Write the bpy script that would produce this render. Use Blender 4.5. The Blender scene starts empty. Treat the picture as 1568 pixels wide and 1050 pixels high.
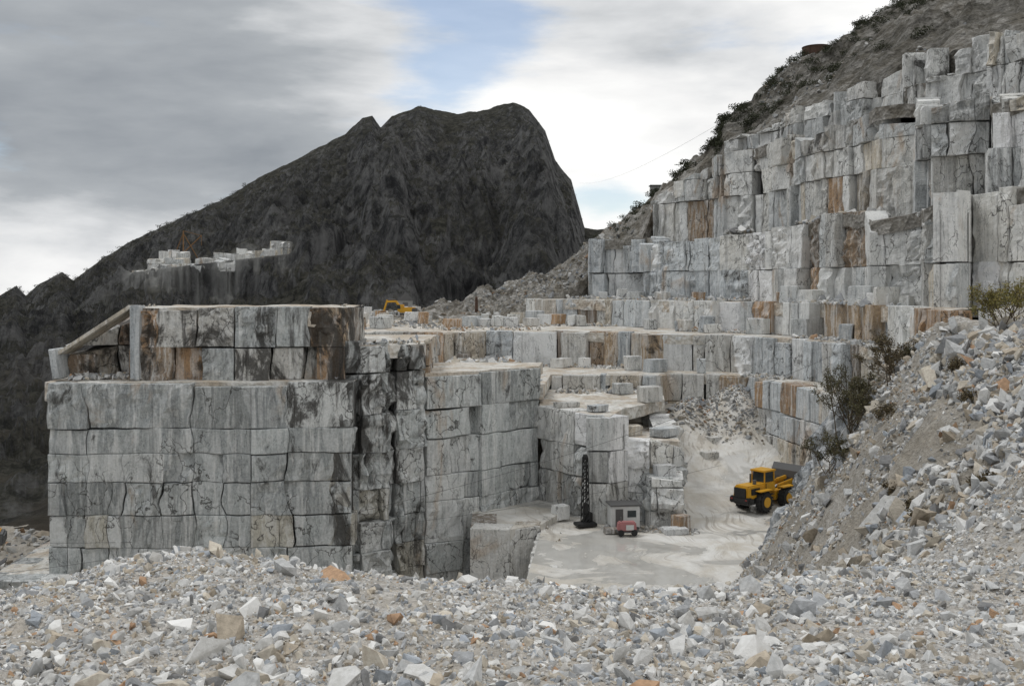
import bpy, bmesh, math, random
import numpy as np
from mathutils import Vector, Matrix
random.seed(7); rng=np.random.default_rng(7)
scene=bpy.context.scene
COL=scene.collection

# ------------------------------------------------------------------ noise
def _h(ix,iy,iz,s):
    h=(ix*374761393+iy*668265263+iz*1440662683+s*974634777)&0xffffffff
    h=((h^(h>>13))*1274126177)&0xffffffff
    h=h^(h>>16)
    return (h&0xffff)/65535.0
def vn(x,y,z=0.0,s=0):
    x,y,z=np.broadcast_arrays(np.asarray(x,float),np.asarray(y,float),np.asarray(z,float))
    xi=np.floor(x).astype(np.int64);yi=np.floor(y).astype(np.int64);zi=np.floor(z).astype(np.int64)
    fx=x-xi;fy=y-yi;fz=z-zi
    fx=fx*fx*(3-2*fx);fy=fy*fy*(3-2*fy);fz=fz*fz*(3-2*fz)
    r=0
    for dx in (0,1):
        for dy in (0,1):
            for dz in (0,1):
                w=(fx if dx else 1-fx)*(fy if dy else 1-fy)*(fz if dz else 1-fz)
                r=r+w*_h(xi+dx,yi+dy,zi+dz,s)
    return r*2-1
def fbm(x,y,z=0.0,o=4,s=0):
    r=0;a=1;t=0
    for i in range(o):
        r=r+a*vn(x,y,z,s+i);t+=a;a*=.5;x=x*2.03;y=y*2.03;z=z*2.03
    return r/t
def ridged(x,y,z=0.0,o=4,s=0):
    r=0;a=1;t=0
    for i in range(o):
        r=r+a*(1-np.abs(vn(x,y,z,s+i))*2);t+=a;a*=.5;x=x*2.07;y=y*2.07;z=z*2.07
    return r/t
def sstep(a,b,x):
    t=np.clip((x-a)/(b-a),0,1);return t*t*(3-2*t)

# ------------------------------------------------------------------ node helpers
class NT:
    def __init__(s,name,world=False):
        s.m=bpy.data.materials.new(name);s.m.use_nodes=True
        s.t=s.m.node_tree;s.n=s.t.nodes;s.l=s.t.links
        s.b=s.n['Principled BSDF']
    def node(s,ty,**k):
        x=s.n.new(ty)
        for a,v in k.items():
            if a=='ins':
                for i,vv in v.items():
                    if isinstance(vv,bpy.types.NodeSocket): s.l.new(vv,x.inputs[i])
                    else: x.inputs[i].default_value=vv
            else: setattr(x,a,v)
        return x
    def pos(s,sc=(1,1,1)):
        g=s.node('ShaderNodeNewGeometry')
        m=s.node('ShaderNodeMapping',ins={0:g.outputs['Position']})
        m.inputs['Scale'].default_value=sc
        return m.outputs[0]
    def noise(s,vec,scale,detail=4,rough=.6,dist=0):
        return s.node('ShaderNodeTexNoise',ins={'Vector':vec,'Scale':scale,'Detail':detail,'Roughness':rough,'Distortion':dist}).outputs[0]
    def ramp(s,v,a,b,lo=0,hi=1):
        return s.node('ShaderNodeMapRange',interpolation_type='SMOOTHSTEP',ins={0:v,1:a,2:b,3:lo,4:hi}).outputs[0]
    def math(s,op,a,b=0.0,clamp=False):
        return s.node('ShaderNodeMath',operation=op,use_clamp=clamp,ins={0:a,1:b}).outputs[0]
    def mix(s,f,a,b,mode='MIX'):
        x=s.n.new('ShaderNodeMix');x.data_type='RGBA';x.blend_type=mode
        for i,v in ((0,f),(6,a),(7,b)):
            if isinstance(v,bpy.types.NodeSocket): s.l.new(v,x.inputs[i])
            else: x.inputs[i].default_value=(v if i==0 or len(v)==4 else (*v,1))
        return x.outputs[2]
    def attr(s,n):
        return s.node('ShaderNodeAttribute',attribute_name=n)
    def vor(s,vec,scale,feature='DISTANCE_TO_EDGE'):
        return s.node('ShaderNodeTexVoronoi',feature=feature,ins={'Vector':vec,'Scale':scale})
    def bump(s,h,st,d,n=None):
        x=s.node('ShaderNodeBump',ins={'Height':h,'Strength':st,'Distance':d})
        if n is not None: s.l.new(n,x.inputs['Normal'])
        return x.outputs[0]
    def out(s,col,rough=.85,nrm=None,spec=.3):
        for k,v in (('Base Color',col),('Roughness',rough)):
            if isinstance(v,bpy.types.NodeSocket): s.l.new(v,s.b.inputs[k])
            else: s.b.inputs[k].default_value=v if not isinstance(v,tuple) or len(v)==4 else (*v,1)
        s.b.inputs['Specular IOR Level'].default_value=spec
        if nrm is not None: s.l.new(nrm,s.b.inputs['Normal'])
        return s.m

def m_marble():
    t=NT('marble_rock')
    col=t.attr('col').outputs['Color'];st=t.attr('stain').outputs['Fac']
    p=t.pos()
    n1=t.noise(t.pos((1,1,.8)),.35,5,.65,.8)
    c=t.mix(t.ramp(n1,.46,.70,0,.5),col,(.20,.215,.225))
    # diagonal veining
    vv=t.node('ShaderNodeMapping',ins={0:p,2:(0.45,.75,.4),3:(1.6,1.6,.28)}).outputs[0]
    nv=t.noise(vv,.55,4,.7,1.5)
    c=t.mix(t.ramp(nv,.50,.56,0,.35),c,(.72,.73,.725))
    c=t.mix(t.ramp(t.math('ABSOLUTE',t.math('SUBTRACT',nv,.44)),.0,.016,.65,0),c,(.11,.12,.125))
    n2=t.noise(t.pos((1.0,1.0,.05)),1.0,5,.72)
    c=t.mix(t.ramp(n2,.53,.73,0,.45),c,(.17,.155,.13))
    n2b=t.noise(t.pos((2.1,2.1,.10)),1.0,3,.6)
    c=t.mix(t.ramp(n2b,.52,.72,0,.6),c,(.80,.80,.78))
    n2c=t.noise(t.pos((.8,.8,.06)),1.3,4,.65)
    c=t.mix(t.math('MULTIPLY',t.ramp(n2c,.55,.65),t.math('ADD',t.math('MULTIPLY',st,1.0),.2,True)),c,(.05,.046,.042))
    n3=t.noise(t.pos((1,1,.45)),.17,4,.65,.8)
    c=t.mix(t.ramp(n3,.59,.71,0,.5),c,(.38,.24,.12))
    n4=t.noise(t.pos((1,1,.5)),.30,6,.72,1.4)
    s=t.math('ADD',n4,t.math('MULTIPLY',st,.28))
    c=t.mix(t.ramp(s,.60,.73,0,.88),c,(.04,.037,.033))
    pw=t.node('ShaderNodeVectorMath',operation='MULTIPLY_ADD',ins={0:t.node('ShaderNodeTexNoise',ins={'Vector':p,'Scale':.6,'Detail':4}).outputs[1],1:(3,3,3),2:t.pos((1.3,1.3,.55))}).outputs[0]
    v1=t.vor(pw,.4).outputs[0]
    k1=t.ramp(v1,.0,.028,1,0)
    gate=t.ramp(t.noise(p,.14,2),.44,.56)
    c=t.mix(t.math('MULTIPLY',k1,t.math('MULTIPLY',gate,.85)),c,(.04,.037,.032))
    g=t.noise(p,5,5,.75)
    c=t.mix(.5,c,t.mix(t.ramp(g,.3,.7),(.32,.32,.32),(.70,.70,.70)),'OVERLAY')
    nb=t.bump(t.noise(p,1.4,6,.75),.7,.3)
    nb=t.bump(v1,.4,.1,nb)
    return t.out(c,.82,nb,.25)
def m_rock(name,grain=8.0):
    t=NT(name);col=t.attr('col').outputs['Color'];p=t.pos()
    g=t.noise(p,grain,4,.65)
    c=t.mix(.5,col,t.mix(t.ramp(g,.3,.7),(.3,.3,.3),(.7,.7,.7)),'OVERLAY')
    c=t.mix(t.ramp(t.noise(p,2.2,3),.55,.75,0,.22),c,(.36,.29,.20))
    return t.out(c,.85,t.bump(t.noise(p,grain*1.5,4,.7),.5,.03),.25)
def m_gravel(name,a,b,c3,scale,stn=None):
    t=NT(name);p=t.pos()
    v=t.vor(p,scale,'F1');vc=v.outputs['Color'];d=v.outputs['Distance']
    sep=t.node('ShaderNodeSeparateColor',ins={0:vc})
    c=t.mix(t.ramp(sep.outputs[0],.2,.9),a,b)
    v2=t.vor(p,scale*3.1,'F1')
    sep2=t.node('ShaderNodeSeparateColor',ins={0:v2.outputs['Color']})
    c=t.mix(.5,c,t.mix(sep2.outputs[1],a,b))
    n=t.noise(p,.25,5,.65,.5)
    c=t.mix(t.ramp(n,.42,.62,0,.85),c,c3)
    if stn: c=t.mix(t.math('MULTIPLY',t.attr('stain').outputs['Fac'],t.ramp(t.noise(p,.4,5,.7),.25,.7,.95,.35)),c,stn)
    c=t.mix(.5,c,t.mix(t.ramp(t.noise(p,3,6,.75),.3,.7),(.3,.3,.3),(.7,.7,.7)),'OVERLAY')
    nb=t.bump(d,.8,.5/scale)
    nb=t.bump(v2.outputs['Distance'],.6,.2/scale,nb)
    nb=t.bump(t.noise(p,1.2,6,.7),.5,.3,nb)
    return t.out(c,.9,nb,.2)
def m_floor():
    t=NT('quarry_floor_mud');p=t.pos()
    n=t.noise(p,.16,6,.65,1.2)
    c=t.mix(t.ramp(n,.36,.64),(.72,.71,.68),(.54,.50,.43))
    pw=t.node('ShaderNodeVectorMath',operation='MULTIPLY_ADD',ins={0:t.node('ShaderNodeTexNoise',ins={'Vector':p,'Scale':.06,'Detail':2}).outputs[1],1:(22,22,0),2:p}).outputs[0]
    tr=t.noise(t.node('ShaderNodeMapping',ins={0:pw,3:(1.5,.10,1)}).outputs[0],1.0,4,.6,.3)
    trm=t.ramp(t.noise(p,.09,2),.38,.56)
    c=t.mix(t.math('MULTIPLY',t.ramp(tr,.53,.60,0,.6),trm),c,(.30,.26,.21))
    c=t.mix(t.ramp(t.noise(p,1.3,6,.75),.5,.75,0,.4),c,(.78,.78,.76))
    dv=t.node('ShaderNodeVectorMath',operation='SUBTRACT',ins={0:p,1:(6.5,86,-22)}).outputs[0]
    dl=t.node('ShaderNodeVectorMath',operation='LENGTH',ins={0:dv}).outputs['Value']
    wn=t.math('ADD',t.noise(t.pos((.7,.8,1)),.2,4,.6,.8),t.ramp(dl,3,13,.08,-.04))
    w=t.ramp(wn,.52,.55)
    c=t.mix(t.math('MULTIPLY',w,.6),c,(.56,.57,.565))
    wet=t.ramp(wn,.43,.53,0,.5);c=t.mix(wet,c,(.44,.42,.38))
    r=t.node('ShaderNodeMapRange',ins={0:w,1:0.,2:1.,3:.65,4:.03}).outputs[0]
    nb=t.bump(t.noise(p,1.2,6,.7),.6,.18)
    nb=t.bump(tr,.6,.3,nb)
    mixn=t.node('ShaderNodeMix',data_type='VECTOR')
    geo=t.node('ShaderNodeNewGeometry')
    t.l.new(w,mixn.inputs[0]);t.l.new(nb,mixn.inputs[4]);t.l.new(geo.outputs['Normal'],mixn.inputs[5])
    return t.out(c,r,mixn.outputs[1],.8)
def m_mountain():
    t=NT('mountain_rock');p=t.pos()
    geo=t.node('ShaderNodeNewGeometry')
    nz=t.node('ShaderNodeSeparateXYZ',ins={0:geo.outputs['Normal']}).outputs[2]
    n=t.noise(p,.022,7,.72,.5)
    n2=t.noise(t.pos((1,.6,.55)),.13,9,.82,.4)
    rock=t.mix(t.ramp(n2,.40,.62),(.048,.049,.052),(.27,.27,.268))
    veg=t.mix(t.ramp(t.noise(p,.22,6,.8),.40,.60),(.043,.044,.037),(.122,.118,.098))
    f=t.math('ADD',nz,t.math('MULTIPLY',t.math('SUBTRACT',n,.5),1.7))
    c=t.mix(t.ramp(f,.42,.80),rock,veg)
    sc=t.noise(t.pos((1,.5,.4)),.04,9,.8,.8)
    c=t.mix(t.ramp(sc,.53,.65,0,.65),c,(.28,.28,.272))
    c=t.mix(t.ramp(t.noise(p,.012,3),.45,.65,0,.35),c,(.045,.046,.045))
    at=t.attr('col').outputs['Color']
    c=t.mix(t.attr('stain').outputs['Fac'],c,at)
    nb=t.bump(t.noise(p,.10,9,.82),1.0,9.0)
    return t.out(c,.95,nb,.1)
def m_plain(name,col,rough=.6,metal=0,var=.25,scale=3.0):
    t=NT(name);p=t.pos()
    n=t.noise(p,scale,5,.7)
    c=t.mix(t.ramp(n,.35,.75,0,var),(*col,1),tuple(x*.45+.05 for x in col)+(1,))
    t.b.inputs['Metallic'].default_value=metal
    return t.out(c,rough,None,.4)
M_MARBLE=m_marble()
M_RUBBLE=m_rock('rubble_stone',9);M_RUBBLEF=m_rock('rubble_stone_far',2)
M_GRAVEL=m_gravel('gravel_ground',(.29,.27,.24),(.60,.585,.56),(.42,.385,.335),9,(.22,.195,.155))
M_BENCH=m_gravel('bench_dust',(.54,.52,.47),(.76,.75,.72),(.47,.39,.30),.9)
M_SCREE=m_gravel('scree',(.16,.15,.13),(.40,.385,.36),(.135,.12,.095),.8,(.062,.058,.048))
M_FLOOR=m_floor();M_MOUNT=m_mountain()
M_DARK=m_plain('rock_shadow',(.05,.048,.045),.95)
M_YEL=m_plain('yellow_paint',(.66,.35,.02),.45,0,.5,2)
M_BLK=m_plain('black_rubber',(.02,.02,.02),.8)
M_GRY=m_plain('grey_steel',(.12,.12,.12),.55,.3)
M_GLS=m_plain('cab_glass',(.03,.04,.045),.1)
M_WHT=m_plain('white_sheet_metal',(.6,.61,.6),.6)
M_RED=m_plain('red_paint',(.25,.04,.035),.5,0,.5)
M_RUST=m_plain('rusty_steel',(.10,.055,.035),.85,0,.6)
M_ORG=m_plain('orange_paint',(.22,.12,.05),.7)
M_BARK=m_plain('bark',(.10,.075,.05),.9)
def m_leaf():
    t=NT('leaf');c=t.attr('col').outputs['Color'];return t.out(c,.7,None,.2)
M_LEAF=m_leaf()

# ------------------------------------------------------------------ mesh helpers
def addattrs(me,col,st):
    if col is not None:
        a=me.attributes.new('col','FLOAT_COLOR','POINT')
        c=np.ones((len(me.vertices),4),np.float32);c[:,:3]=col;a.data.foreach_set('color',c.ravel())
    if st is not None:
        a=me.attributes.new('stain','FLOAT','POINT')
        a.data.foreach_set('value',np.broadcast_to(np.asarray(st,np.float32),(len(me.vertices),)).copy())
def mkmesh(name,V,F,mat,col=None,st=None,smooth=False):
    V=np.asarray(V,np.float32);F=np.asarray(F,np.int32)
    me=bpy.data.meshes.new(name);k=F.shape[1]
    me.vertices.add(len(V));me.vertices.foreach_set('co',V.ravel())
    me.loops.add(F.size);me.loops.foreach_set('vertex_index',F.ravel())
    me.polygons.add(len(F))
    me.polygons.foreach_set('loop_start',np.arange(0,F.size,k,dtype=np.int32))
    me.polygons.foreach_set('loop_total',np.full(len(F),k,np.int32))
    me.update(calc_edges=True)
    me.polygons.foreach_set('use_smooth',np.full(len(F),smooth))
    addattrs(me,col,st)
    me.materials.append(mat)
    ob=bpy.data.objects.new(name,me);COL.objects.link(ob)
    return ob
def gridF(nu,nv):
    i=np.arange(nu-1)[:,None]*nv+np.arange(nv-1)[None,:]
    i=i.ravel()
    return np.stack([i,i+nv,i+nv+1,i+1],1)
def gridmesh(name,X,Y,Z,mat,smooth=False,col=None,st=None):
    nu,nv=X.shape
    V=np.stack([X.ravel(),Y.ravel(),Z.ravel()],1)
    return mkmesh(name,V,gridF(nu,nv),mat,col,st,smooth)
def rbf(P):
    P=np.array(P,float);D=np.hypot(P[:,None,0]-P[None,:,0],P[:,None,1]-P[None,:,1])
    n=len(P);A=np.zeros((n+1,n+1));A[:n,:n]=D;A[:n,n]=1;A[n,:n]=1
    w=np.linalg.solve(A,np.append(P[:,2],0))
    def f(x,y):
        x=np.asarray(x,float);y=np.asarray(y,float)
        r=np.full(x.shape,w[n])
        for i in range(n): r=r+w[i]*np.hypot(x-P[i,0],y-P[i,1])
        return r
    return f

# ------------------------------------------------------------------ block walls
PAL={'grey':[((.48,.505,.50),5),((.40,.42,.418),5),((.59,.605,.595),3),((.46,.44,.38),1.2),((.31,.325,.32),2)],
 'brown':[((.44,.39,.32),3),((.34,.25,.17),2.5),((.54,.53,.50),4),((.25,.21,.17),1.5),((.64,.63,.60),3),((.40,.26,.15),1.5)],
 'rust':[((.37,.24,.14),3),((.31,.21,.14),2.5),((.43,.32,.21),3),((.24,.18,.13),1.5),((.54,.49,.42),2)],
 'white':[((.76,.76,.735),6),((.68,.67,.63),4),((.54,.555,.55),3),((.60,.54,.44),1.2),((.82,.82,.80),3),((.38,.385,.375),1.3)],
 'blue':[((.54,.57,.585),5),((.45,.48,.50),4),((.72,.73,.73),5),((.50,.45,.37),.9)]}
def pick(p):
    p=PAL[p];w=[a[1] for a in p];c=random.choices(p,w)[0][0];k=random.uniform(.88,1.12)
    return tuple(min(.86,x*k) for x in c)
def wall(name,pts,zb,zt,rows=(2,3.4),widths=(1.2,3.8),pal='grey',stain=0.0,prot=.12,miss=.03,rough=.05,roughp=.15,cell=.42,topjit=.1,butt=.3,stainf=None,gap=.02,step=.14,warp=.26,palf=None,inherit=.5,back_=1.7,mat=None,coh=.35):
    n=len(pts);zt=list(zt) if hasattr(zt,'__len__') else [zt]*n
    zmax=max(zt)
    if isinstance(rows,list): zs=sorted(rows)
    else:
        z=zmax;zs=[z]
        while z>zb: z-=random.uniform(*rows);zs.append(max(z,zb))
        zs=zs[::-1]
    Vs=[];Fs=[];Cs=[];Ss=[];Ns=[];As=[];Ts=[];off=0
    bV=[];bF=[];lastc=None
    for i in range(n-1):
        a=np.array(pts[i],float);b=np.array(pts[i+1],float);L=np.hypot(*(b-a));t=(b-a)/L;nm=np.array([t[1],-t[0]])
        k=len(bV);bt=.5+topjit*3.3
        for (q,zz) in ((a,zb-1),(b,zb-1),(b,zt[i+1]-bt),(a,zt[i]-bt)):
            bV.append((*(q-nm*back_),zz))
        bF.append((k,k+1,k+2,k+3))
        prev=None;ph=random.uniform(0,100)
        for r in range(len(zs)-1):
            z0,z1=zs[r],zs[r+1]
            if z1-z0<.15: continue
            if prev is not None and random.random()<inherit: br=sorted({q for q in prev if q in (0,L) or random.random()<.8})
            else:
                br=[0.0]
                while br[-1]<L: br.append(br[-1]+random.uniform(*widths)*random.choice((.4,.7,1,1,1.5)))
                if len(br)>2 and br[-1]-L>.4*(br[-1]-br[-2]): br.pop(-1)
                br[-1]=L
            prev=br
            rowj=random.uniform(-.06,.06)
            for j in range(len(br)-1):
                s0,s1=br[j],br[j+1]
                if s1-s0<.15: continue
                def top(s): return zt[i]+(zt[i+1]-zt[i])*s/L
                ta=min(z1,top(s0));tb=min(z1,top(s1))
                if max(ta,tb)<z0+.2: continue
                ta=max(ta,z0+.05);tb=max(tb,z0+.05)
                istop=(z1>=max(top(s0),top(s1))-.01)
                if istop:
                    dj=random.uniform(-topjit,topjit*.3)-(random.random()<.12)*topjit*3
                    ta+=dj;tb+=dj
                pr=rowj+random.uniform(-prot,prot)*.35+butt*float(vn((s0+ph)*.25,i*3.1,z0*.05,5))
                if random.random()<step: pr+=random.uniform(-1,1)*prot*2.5
                if random.random()<miss and not istop: pr-=random.uniform(.4,1.2)
                rg=rough if random.random()>roughp else rough*random.uniform(3,6)
                tilt=random.uniform(-.1,.1)
                g=gap*random.choice((.2,.6,1,1.5,3))
                nx=max(2,int((s1-s0)/cell));nz=max(2,int((z1-z0)/cell))
                e=min(.06,.15*(s1-s0))
                U=np.concatenate([[0,0],[e/(s1-s0)],np.linspace(0,1,nx+1)[1:-1],[1-e/(s1-s0)],[1,1]])
                W=np.concatenate([[0,0],[e/(z1-z0)],np.linspace(0,1,nz+1)[1:-1],[1-e/(z1-z0)],[1,1]])
                UU,WW=np.meshgrid(U,W,indexing='ij')
                ss=(s0+g)*(1-UU)+(s1-g)*UU
                zz=(z0+g)*(1-WW)+((ta-g)*(1-UU)+(tb-g)*UU)*WW
                dd=pr+tilt*(UU-.5)+np.zeros_like(UU)
                brd=np.zeros_like(UU,bool);brd[1,:]=brd[-2,:]=True;brd[:,1]=brd[:,-2]=True
                dd[brd]-=e*.7
                if random.random()<.35:
                    cu=random.choice((0,1));cw=random.choice((0,1,1));rr=random.uniform(.4,1.3)
                    dst=np.hypot((UU-cu)*(s1-s0),(WW-cw)*(z1-z0)*random.uniform(.4,1));dd-=np.clip(rr-dst,0,1)*.6
                back=np.zeros_like(brd);back[0,:]=back[-1,:]=True;back[:,0]=back[:,-1]=True
                dd[back]=pr-back_-.6
                V=np.stack([a[0]+t[0]*ss+nm[0]*dd,a[1]+t[1]*ss+nm[1]*dd,zz],-1).reshape(-1,3)
                wf=np.minimum(ss,L-ss).ravel();wf=np.clip(wf,0,1)
                Ts.append(np.stack([t[0]*wf,t[1]*wf,np.zeros(len(V))+(0 if istop else 1)*.5],1))
                Vs.append(V);Fs.append(gridF(*UU.shape)+off);off+=len(V)
                pp=pal
                if palf: pp=palf(V[:,0].mean(),V[:,1].mean(),V[:,2].mean()) or pal
                if lastc is None or random.random()>coh: lastc=pick(pp)
                kk=random.uniform(.93,1.07);c=tuple(min(.86,q*kk) for q in lastc)
                Cs.append(np.tile(c,(len(V),1)))
                sv=stain+random.uniform(-.12,.12)
                if stainf: sv+=stainf(V[:,0].mean(),V[:,1].mean(),V[:,2].mean())
                Ss.append(np.full(len(V),sv))
                Ns.append(np.tile((nm[0],nm[1],0),(len(V),1)));As.append(np.where(back.ravel(),0,rg))
    V0=np.concatenate(Vs);Nn=np.concatenate(Ns);A=np.concatenate(As);Tt=np.concatenate(Ts)
    d=fbm(V0[:,0]*1.1,V0[:,1]*1.1,V0[:,2]*1.1,4,9)*A*2.2
    wv=fbm(V0[:,0]*.45,V0[:,1]*.45,V0[:,2]*.35,3,19)*warp*1.8
    wz=fbm(V0[:,0]*.3,V0[:,1]*.3,V0[:,2]*.1,3,29)*warp
    V=V0+Nn*d[:,None];V[:,0]+=Tt[:,0]*wv;V[:,1]+=Tt[:,1]*wv;V[:,2]+=Tt[:,2]*wz*np.clip((zmax-V0[:,2])*.5,0,1)
    ob=mkmesh(name,V,np.concatenate(Fs),mat or M_MARBLE,np.concatenate(Cs),np.concatenate(Ss))
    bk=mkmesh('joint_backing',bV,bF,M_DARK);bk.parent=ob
    return ob
def plat(name,front,shift,mat=M_BENCH,nv=14,amp=.12,st=None):
    P=np.array(front,float);ds=np.r_[0,np.cumsum(np.hypot(*(P[1:,:2]-P[:-1,:2]).T))]
    n=max(8,int(ds[-1]/1.0));s=np.linspace(0,ds[-1],n)
    s=np.unique(np.concatenate([s,ds]))
    F=np.stack([np.interp(s,ds,P[:,k]) for k in range(3)],1)
    T=np.r_[0,np.linspace(0,1,nv)]
    X=F[:,0][:,None]+shift[0]*T;Y=F[:,1][:,None]+shift[1]*T
    Z=F[:,2][:,None]+(shift[2] if len(shift)>2 else 0)*T+fbm(X*.5,Y*.5,0,4,3)*amp-.06
    Z[:,0]-=1.6
    return gridmesh(name,X,Y,Z,mat,False)
def poly(name,pts,z,mat=M_BENCH,step=.7,amp=.1):
    bm=bmesh.new();vs=[bm.verts.new((x,y,z)) for x,y in pts];f=bm.faces.new(vs)
    if f.normal.z<0: f.normal_flip()
    bm.normal_update()
    xs=[p[0] for p in pts];ys=[p[1] for p in pts]
    for ax,lo,hi in ((0,min(xs),max(xs)),(1,min(ys),max(ys))):
        q=lo+step
        while q<hi:
            co=(q,0,0) if ax==0 else (0,q,0);no=(1,0,0) if ax==0 else (0,1,0)
            bmesh.ops.bisect_plane(bm,geom=bm.verts[:]+bm.edges[:]+bm.faces[:],plane_co=co,plane_no=no);q+=step
    bmesh.ops.recalc_face_normals(bm,faces=bm.faces)
    be=[e for e in bm.edges if e.is_boundary]
    C=np.array([v.co for v in bm.verts]);dz=fbm(C[:,0]*.5,C[:,1]*.5,0,4,3)*amp-.05
    for v,d in zip(bm.verts,dz): v.co.z+=d
    ex=bmesh.ops.extrude_edge_only(bm,edges=be)
    for v in ex['geom']:
        if isinstance(v,bmesh.types.BMVert): v.co.z-=1.2
    me=bpy.data.meshes.new(name);bm.to_mesh(me);bm.free();me.materials.append(mat)
    ob=bpy.data.objects.new(name,me);COL.objects.link(ob);return ob

# ---- left monolith
wall('quarry_wall',[(-40,112),(-39,88),(-22,88),(-13.6,89),(-14,94)],-31,-8,rows=[-31,-29.4,-24.6,-21.9,-19.2,-16.4,-14.0,-11.9,-8],widths=(1.1,3.8),pal='grey',stain=-.04,butt=.2,prot=.14,gap=.03,warp=.48,roughp=.25,
     stainf=lambda x,y,z:.8*math.exp(-((x+15.0+(z+8)*.3)/3.0)**2)+(.14 if z>-11 else 0)+.3*math.exp(-((x+19)/1.5)**2-((z+16)/3)**2)+.2*math.exp(-((x+33+(z+12)*.3)/1.6)**2))
plat('quarry_bench',[(-39.8,89,-8),(-39,88.3,-8),(-13.6,89.3,-8)],(0,12))
wall('quarry_wall',[(-39.5,103),(-39,92),(-33.2,95.5),(-33,91),(-24,90.6),(-15,91.4),(-14.6,104)],-8.2,[-6.2,-5.8,-2.0,-1.7,-1.6,-1.7,-2],rows=(2.2,4.6),widths=(1.2,4.2),pal='brown',stain=.52,prot=.3,butt=.5,rough=.10,roughp=.45,gap=.03,warp=.4,
     palf=lambda x,y,z:'grey' if (x>-29 and x<-18 and random.random()<.65) else ('rust' if random.random()<.35 else None))
plat('quarry_bench',[(-33,91.3,-1.75),(-24,90.9,-1.7),(-14.9,91.7,-1.75)],(0,14),amp=.25)
wall('quarry_wall',[(-44,100),(-43.5,86),(-39,85.5),(-34,86)],-33,-24,pal='grey',rows=(3,5),stain=.2)
plat('quarry_bench',[(-43.5,86.2,-24),(-34,86.2,-24)],(0,10))
# ---- central wall
wall('quarry_wall',[(-15,91.6),(-13.4,92.0),(-11,93.6),(-10.6,95.2),(-8,96.6)],-31,[-4.6,-4.8,-4.9,-5.2,-5.2],pal='grey',stain=.08,rows=(2.2,3.6),rough=.14,roughp=.5,butt=.7,prot=.3,widths=(.9,2.4),gap=.03,warp=.4,
     stainf=lambda x,y,z:.5 if z>-13 else (.36 if z>-18 else .0))
wall('quarry_wall',[(-8,97.2),(-3,100.4),(2.8,106)],-31,-8,pal='grey',stain=-.02,rows=(2.4,4.6),widths=(1.4,4.6),prot=.12,butt=.4,gap=.03,warp=.48,roughp=.22,
     stainf=lambda x,y,z:.22 if z>-12 else -.05)
wall('quarry_wall',[(-8.2,116),(-7.8,98.5)][::-1],-9,-5.2,pal='brown',stain=.3)
poly('quarry_bench',[(-15.5,92.2),(-11,94.2),(-8.1,97.0),(-8.3,115),(-30,115),(-30,100),(-15,100)],-5.15)
poly('quarry_bench',[(-8.1,97.6),(-3,100.8),(2.7,106.4),(3.3,112),(-8.5,112)],-8,)
# ---- right of the corner : inner walls and stepped blocks
wall('quarry_wall',[(2.9,106.3),(6,101.5),(9.2,97.2),(9.8,103),(10.5,112)],-23,-12,pal='white',stain=.1,rows=(2.4,4),widths=(1,2.8),rough=.09,roughp=.4,prot=.2,gap=.03)
poly('quarry_bench',[(2.8,106.5),(6,101.9),(9.1,97.6),(11,104),(16.5,113),(17.5,123.5),(3.5,123.5)],-12,amp=.2)
wall('quarry_wall',[(9.4,99.2),(13,98.6),(16.2,99.6),(16.6,106),(16.8,114)],-23,[-14.2,-14.3,-15.2,-14.2,-13],pal='white',stain=.0,rows=(2,4.2),widths=(.9,2.4),rough=.12,roughp=.5,prot=.35,topjit=.2,gap=.03)
poly('quarry_bench',[(9.4,99.6),(13,99),(16.1,99.9),(16.6,114),(10.4,114)],-14.6,amp=.3)
wall('quarry_wall',[(12.4,99.4),(12.8,96.5),(15.8,96.3),(16.2,100)],-23,[-17.3,-17.5,-17.8,-16.6],pal='white',stain=.05,rows=(1.6,3.2),widths=(.9,2),rough=.15,roughp=.5,prot=.4,topjit=.2,gap=.03)
poly('quarry_bench',[(12.5,100),(12.9,96.8),(15.7,96.6),(16,100)],-17.8,amp=.3)
# small front block beside the floor
wall('quarry_wall',[(-3.8,99),(-3.7,93.2),(-.2,92.6),(2.6,94.6),(2.8,99)],-32,-21.4,pal='brown',stain=-.2,rows=(5,7),widths=(3,4),butt=.1,prot=.1,miss=0)
poly('quarry_bench',[(-3.8,101),(-3.7,93.4),(-.2,92.8),(2.6,94.8),(4.4,99),(4.4,107),(2.6,107)],-21.45,M_FLOOR)
wall('quarry_wall',[(2.4,95),(1,78),(0,60)],-32,-22.05,pal='brown',stain=0,rows=(4,6))
# ---- bench C, B, A
C=[(2.7,112),(4.5,124),(11,123),(17,123),(18.5,126),(23,125),(27.5,122),(29.5,114),(30.8,104),(31,90)]
wall('quarry_wall',C,-24,-10.3,pal='brown',stain=.03,rows=(2.6,3.4),widths=(1.2,3.2),butt=.8,prot=.4,topjit=.15,gap=.04,palf=lambda x,y,z:('blue' if random.random()<.5 else ('rust' if random.random()<.22 else None)))
poly('quarry_bench',[(4.6,124.6),(11,123.6),(16.9,123.6),(18.6,126.6),(23,125.6),(27.8,122.4),(29.9,114),(31.2,104),(31.4,90),(44,90),(44,146),(-34,148),(-34,108),(3.2,108)],-10.34,step=1.2)
B=[(-34,139),(-14,137),(-10.9,134),(-3.8,138),(-3.5,140),(6,139.5),(9.9,138),(17.3,134),(18,131),(22.4,130),(27.7,128),(32,120),(34.5,110),(35,98),(35.5,84)]
wall('quarry_wall',B,-12,-5.8,pal='brown',stain=.05,rows=(4.2,5),widths=(1.3,4.6),butt=1.0,prot=.35,topjit=.18,gap=.04,coh=.4,palf=lambda x,y,z:('blue' if random.random()<(.15 if x<24 else .55) else ('rust' if random.random()<(.8 if -4<x<24 else .2) else None)))
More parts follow.
